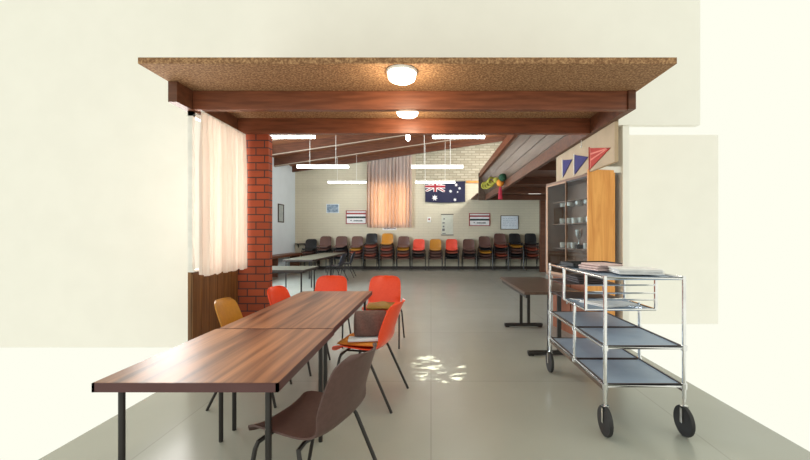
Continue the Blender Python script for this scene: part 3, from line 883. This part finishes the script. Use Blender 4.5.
dr = MB().box((LEN*.54, .065, .10), (LEN-.05, .08, CB-.06), .004).build('door', M['redwood'], cab)
MB().box((LEN*.58, .05, .40), (LEN*.61, .065, .50), .004).build('handle', M['chrome'], dr)
# cups and glasses inside
def cup_mesh():
    return MB().lathe([(.026, 0), (.034, .004), (.037, .05), (.038, .078), (.034, .078), (.031, .01), (.001, .01)], n=14)
R = Matrix.Rotation(ang, 4, 'Z')
proto = None
spots = []
for zi, (z, nm) in enumerate(((1.164, 'lowest shelf'), (1.514, 'middle shelf'), (1.764, 'top shelf'))):
    n_ = (12, 11, 9)[zi]
    for k in range(n_):
        lx = .12 + k*(LEN-.25)/(n_-1) + random.uniform(-.01, .01)
        if zi == 0 and abs(lx-LEN*.52) < .10: continue        # room for the added trophy
        spots.append((lx, .20 + .09*(k % 2), z, nm, sum(1 for q in spots if q[3] == nm), n_))
for (lx, ly, z, nm, k, n_) in spots:
    p = P1 + R @ Vector((lx, ly, z))
    lab = f'white china cup on the {nm} of the glass cabinet, {ORD[k]} from its far end'
    if proto is None:
        proto = thing('cup', lab, 'cup', p, random.uniform(0, 6), 'cups in the glass cabinet')
        cup_mesh().build('body', M['cup'], proto, True)
        MB().tube([(.034, 0, .062), (.056, 0, .058), (.062, 0, .04), (.054, 0, .022), (.036, 0, .018)], .005, 6).build('handle', M['cup'], proto, True)
    else:
        o = copy_tree(proto); o['label'] = lab; o.location = p; o.rotation_euler.z = random.uniform(0, 6)
tr = thing('trophy', 'added silver trophy, a bright spot between the cups on the lowest cabinet shelf', 'trophy', P1 + R @ Vector((LEN*.52, .2, 1.165)))  # invented piece that gives the cabinet its bright spot
MB().box((-.04, -.04, 0), (.04, .04, .05), .004).build('plinth', M['legs'], tr)
MB().lathe([(.03, .05), (.012, .065), (.010, .12), (.02, .135), (.045, .18), (.052, .25), (.056, .26), (.048, .25), (.04, .18), (.002, .15)], n=18).build('bowl', M['chrome'], tr, True)

# ------------------------------------------------------------------ trolley
tx, ty = 1.17, 3.84
tl = thing('kitchen_trolley', 'chrome tube kitchen trolley with blue-grey trays', 'trolley', (tx, ty, 0))
XW, YN = .53, -1.22
def post(x, y, z0, z1, name='post'): return MB().tube([(x, y, z0), (x, y, z1)], .0125, 10).build(name, M['chrome'], tl, True)
for (x, y) in ((0, 0), (XW, 0), (0, YN), (XW, YN)):
    post(x, y, .25, 1.075)
for x in (0, XW): post(x, -.66, .33, .80, 'middle_post')
for z in (.335, .592):
    r = MB().tube([(0, 0, z), (XW, 0, z), (XW, YN, z), (0, YN, z)], .010, 8, closed=True)
    r.build('shelf_rail', M['chrome'], tl, True)
    for (ya, yb) in ((-.02, -.65), (-.675, YN+.02)):
        t_ = MB().box((.012, yb, z-.004), (XW-.012, ya, z+.006)).build('tray', M['tray'], tl)
        MB().box((.004, yb, z-.016), (.014, ya, z+.014)).box((XW-.014, yb, z-.016), (XW-.004, ya, z+.014)).box((.004, ya-.008, z-.016), (XW-.004, ya, z+.010)).box((.004, yb, z-.016), (XW-.004, yb+.008, z+.010)).build('tray_rim', M['trayedge'], t_)
    for (x, y) in ((0, 0), (XW, 0), (0, YN), (XW, YN), (0, -.66), (XW, -.66)):
        MB().lathe([(.013, -.02), (.019, -.018), (.019, .018), (.013, .02)], (x, y, z), 12).build('clamp', M['chrome'], tl, True)
top = MB().tube([(0, 0, 1.06), (XW, 0, 1.06), (XW, YN, 1.06), (0, YN, 1.06)], .010, 8, closed=True).build('top_rail', M['chrome'], tl, True)
MB().box((.01, YN+.01, 1.046), (XW-.01, -.01, 1.056)).build('top_shelf', M['tray'], tl)['label'] = 'grey top shelf'
for z in (.917, .79):
    MB().tube([(0, 0, z), (XW, 0, z)], .008, 8).build('end_rail', M['chrome'], tl, True)
MB().box((.02, -.36, .783), (XW-.02, -.01, .791)).build('shelf', M['trayedge'], tl)
MB().box((.02, -.36, .908), (XW-.02, -.01, .914)).build('shelf', M['trayedge'], tl)
bs = MB()
for y in (-.41, -.89):
    bs.tube([(0, y, .785), (0, y, 1.06)], .0125, 8).tube([(XW, y, .785), (XW, y, 1.06)], .0125, 8)
    bs.tube([(0, y, .785), (XW, y, .785)], .009, 8)
for z in (.97, .91, .86): bs.tube([(0, -.89, z), (XW, -.89, z)], .006, 8)
bs.tube([(0, -.41, .785), (0, -.89, .785)], .009, 8).tube([(XW, -.41, .785), (XW, -.89, .785)], .009, 8)
bs.tube([(.05, -.41, .79), (XW-.05, -.89, .79)], .006, 8)
bs.build('basket', M['chrome'], tl, True)
MB().box((.015, -.885, .779), (XW-.015, -.415, .786)).build('basket_floor', M['tray'], tl)
MB().box((-.006, YN, .30), (.012, 0, .325)).box((XW-.012, YN, .30), (XW+.006, 0, .325)).build('lower_bar', M['board'], tl)
for (x, y) in ((0, 0), (XW, 0), (0, YN), (XW, YN)):
    cs = MB().tube([(x, y, .27), (x, y, .20)], .009, 8).box((x-.022, y-.012, .19), (x+.022, y+.012, .205)).box((x-.022, y-.012, .09), (x-.018, y+.012, .2)).box((x+.018, y-.012, .09), (x+.022, y+.012, .2)).build('caster', M['chrome'], tl)
    w = MB().lathe([(.06, -.014), (.098, -.012), (.102, 0), (.098, .012), (.06, .014)], (x, y, .102), 28, axis='x').build('wheel', M['rubber'], cs, True)
# things on the trolley
ZT = 1.071
tag(MB().box((-.22, -.15, 0), (.22, .15, .012), .004).box((-.22, -.15, .01), (-.205, .15, .03)).box((.205, -.15, .01), (.22, .15, .03)).box((-.22, -.15, .01), (.22, -.138, .03)).box((-.22, .138, .01), (.22, .15, .03)).build('serving_tray', M['rubber'], loc=(1.46, 3.58, ZT), rz=.06), 'black serving tray on the far end of the trolley top', 'tray')
def cloth_stack(name, lab, m, n, sx, sy, dz, loc, rz, cat):
    mb = MB()
    for k in range(n):
        j = random.uniform(-.008, .008)
        mb.box((-sx+j, -sy-j, k*dz), (sx+j, sy-j, k*dz+dz*.85), dz*.3)
    return tag(mb.build(name, m, loc=loc, rz=rz), lab, cat)
cloth_stack('folded_towel', 'pink folded towel on the trolley top', M['pink'], 3, .10, .13, .018, (1.36, 3.14, ZT), .2, 'towel')
cloth_stack('paper_pile', 'pile of white papers on the near end of the trolley top', M['paper'], 4, .15, .12, .010, (1.50, 2.86, ZT), -.15, 'papers')
cloth_stack('paper_pile', 'white sheets lying in the trolley basket', M['paper'], 2, .15, .15, .010, (1.43, 3.18, .788), .35, 'papers')
cloth_stack('folded_towel', 'dark folded cloth on the upper trolley shelf below the black tray', M['trayedge'], 3, .12, .13, .02, (1.42, 3.63, .916), .1, 'towel')

# ------------------------------------------------------------------ light
w = bpy.data.worlds.new('sky'); S.world = w
w.use_nodes = True
bg = w.node_tree.nodes['Background']
bg.inputs['Color'].default_value = (1.0, 1.0, 0.871, 1); bg.inputs['Strength'].default_value = 1.0

def area(name, loc, rot, sx, sy, e, col):
    l = bpy.data.lights.new(name, 'AREA'); l.shape = 'RECTANGLE'; l.size = sx; l.size_y = sy; l.energy = e; l.color = col
    o = bpy.data.objects.new(name, l); C.objects.link(o); o.location = loc; o.rotation_euler = rot
    return o
area('daylight_hall_window', (XL-.25, 8.7, 2.1), (0, -PI/2, 0), 2.1, 4.8, 560, (.80, .92, 1.0))
area('daylight_clerestory', (3.3, 10.5, 4.2), (0, math.radians(78), 0), 1.2, 8.0, 400, (1.0, .97, .90))
area('daylight_back_window', ((WX0+WX1)/2, YB+.35, (WZ0+WZ1)/2), (-PI/2, 0, 0), 1.7, 1.7, 78, (1.0, .92, .8))
area('daylight_front_window', (-2.75, 4.2, 1.75), (0, -PI/2, 0), 1.6, 1.0, 34, (1.0, .97, .95))

l = bpy.data.lights.new('sun_beam', 'SPOT'); l.energy = 9000; l.color = (1, .97, .80); l.spot_size = math.radians(5.2); l.spot_blend = .35; l.shadow_soft_size = .01
l.use_nodes = True
nt = l.node_tree
em = nt.nodes['Emission']
tc = nt.nodes.new('ShaderNodeTexCoord'); mp = nt.nodes.new('ShaderNodeMapping'); nz = nt.nodes.new('ShaderNodeTexNoise'); rp = nt.nodes.new('ShaderNodeMapRange')
mp.inputs['Scale'].default_value = (38, 110, 1)
nz.inputs['Scale'].default_value = 1.0; nz.inputs['Detail'].default_value = 2; nz.inputs['Distortion'].default_value = .8
rp.inputs['From Min'].default_value = .53; rp.inputs['From Max'].default_value = .62
nt.links.new(tc.outputs['Normal'], mp.inputs['Vector']); nt.links.new(mp.outputs[0], nz.inputs['Vector'])
nt.links.new(nz.outputs['Fac'], rp.inputs['Value']); nt.links.new(rp.outputs[0], em.inputs['Strength'])
o = bpy.data.objects.new('sun_beam', l); C.objects.link(o); o.location = (0.6, -1.2, 4.2)
o.rotation_euler = (Vector((0.07, 3.95, 0)) - o.location).to_track_quat('-Z', 'Y').to_euler()

S.view_settings.view_transform = 'Standard'
S.view_settings.look = 'None'
S.view_settings.exposure = 0.0
S.view_settings.gamma = 1.0
S.view_settings.use_curve_mapping = False
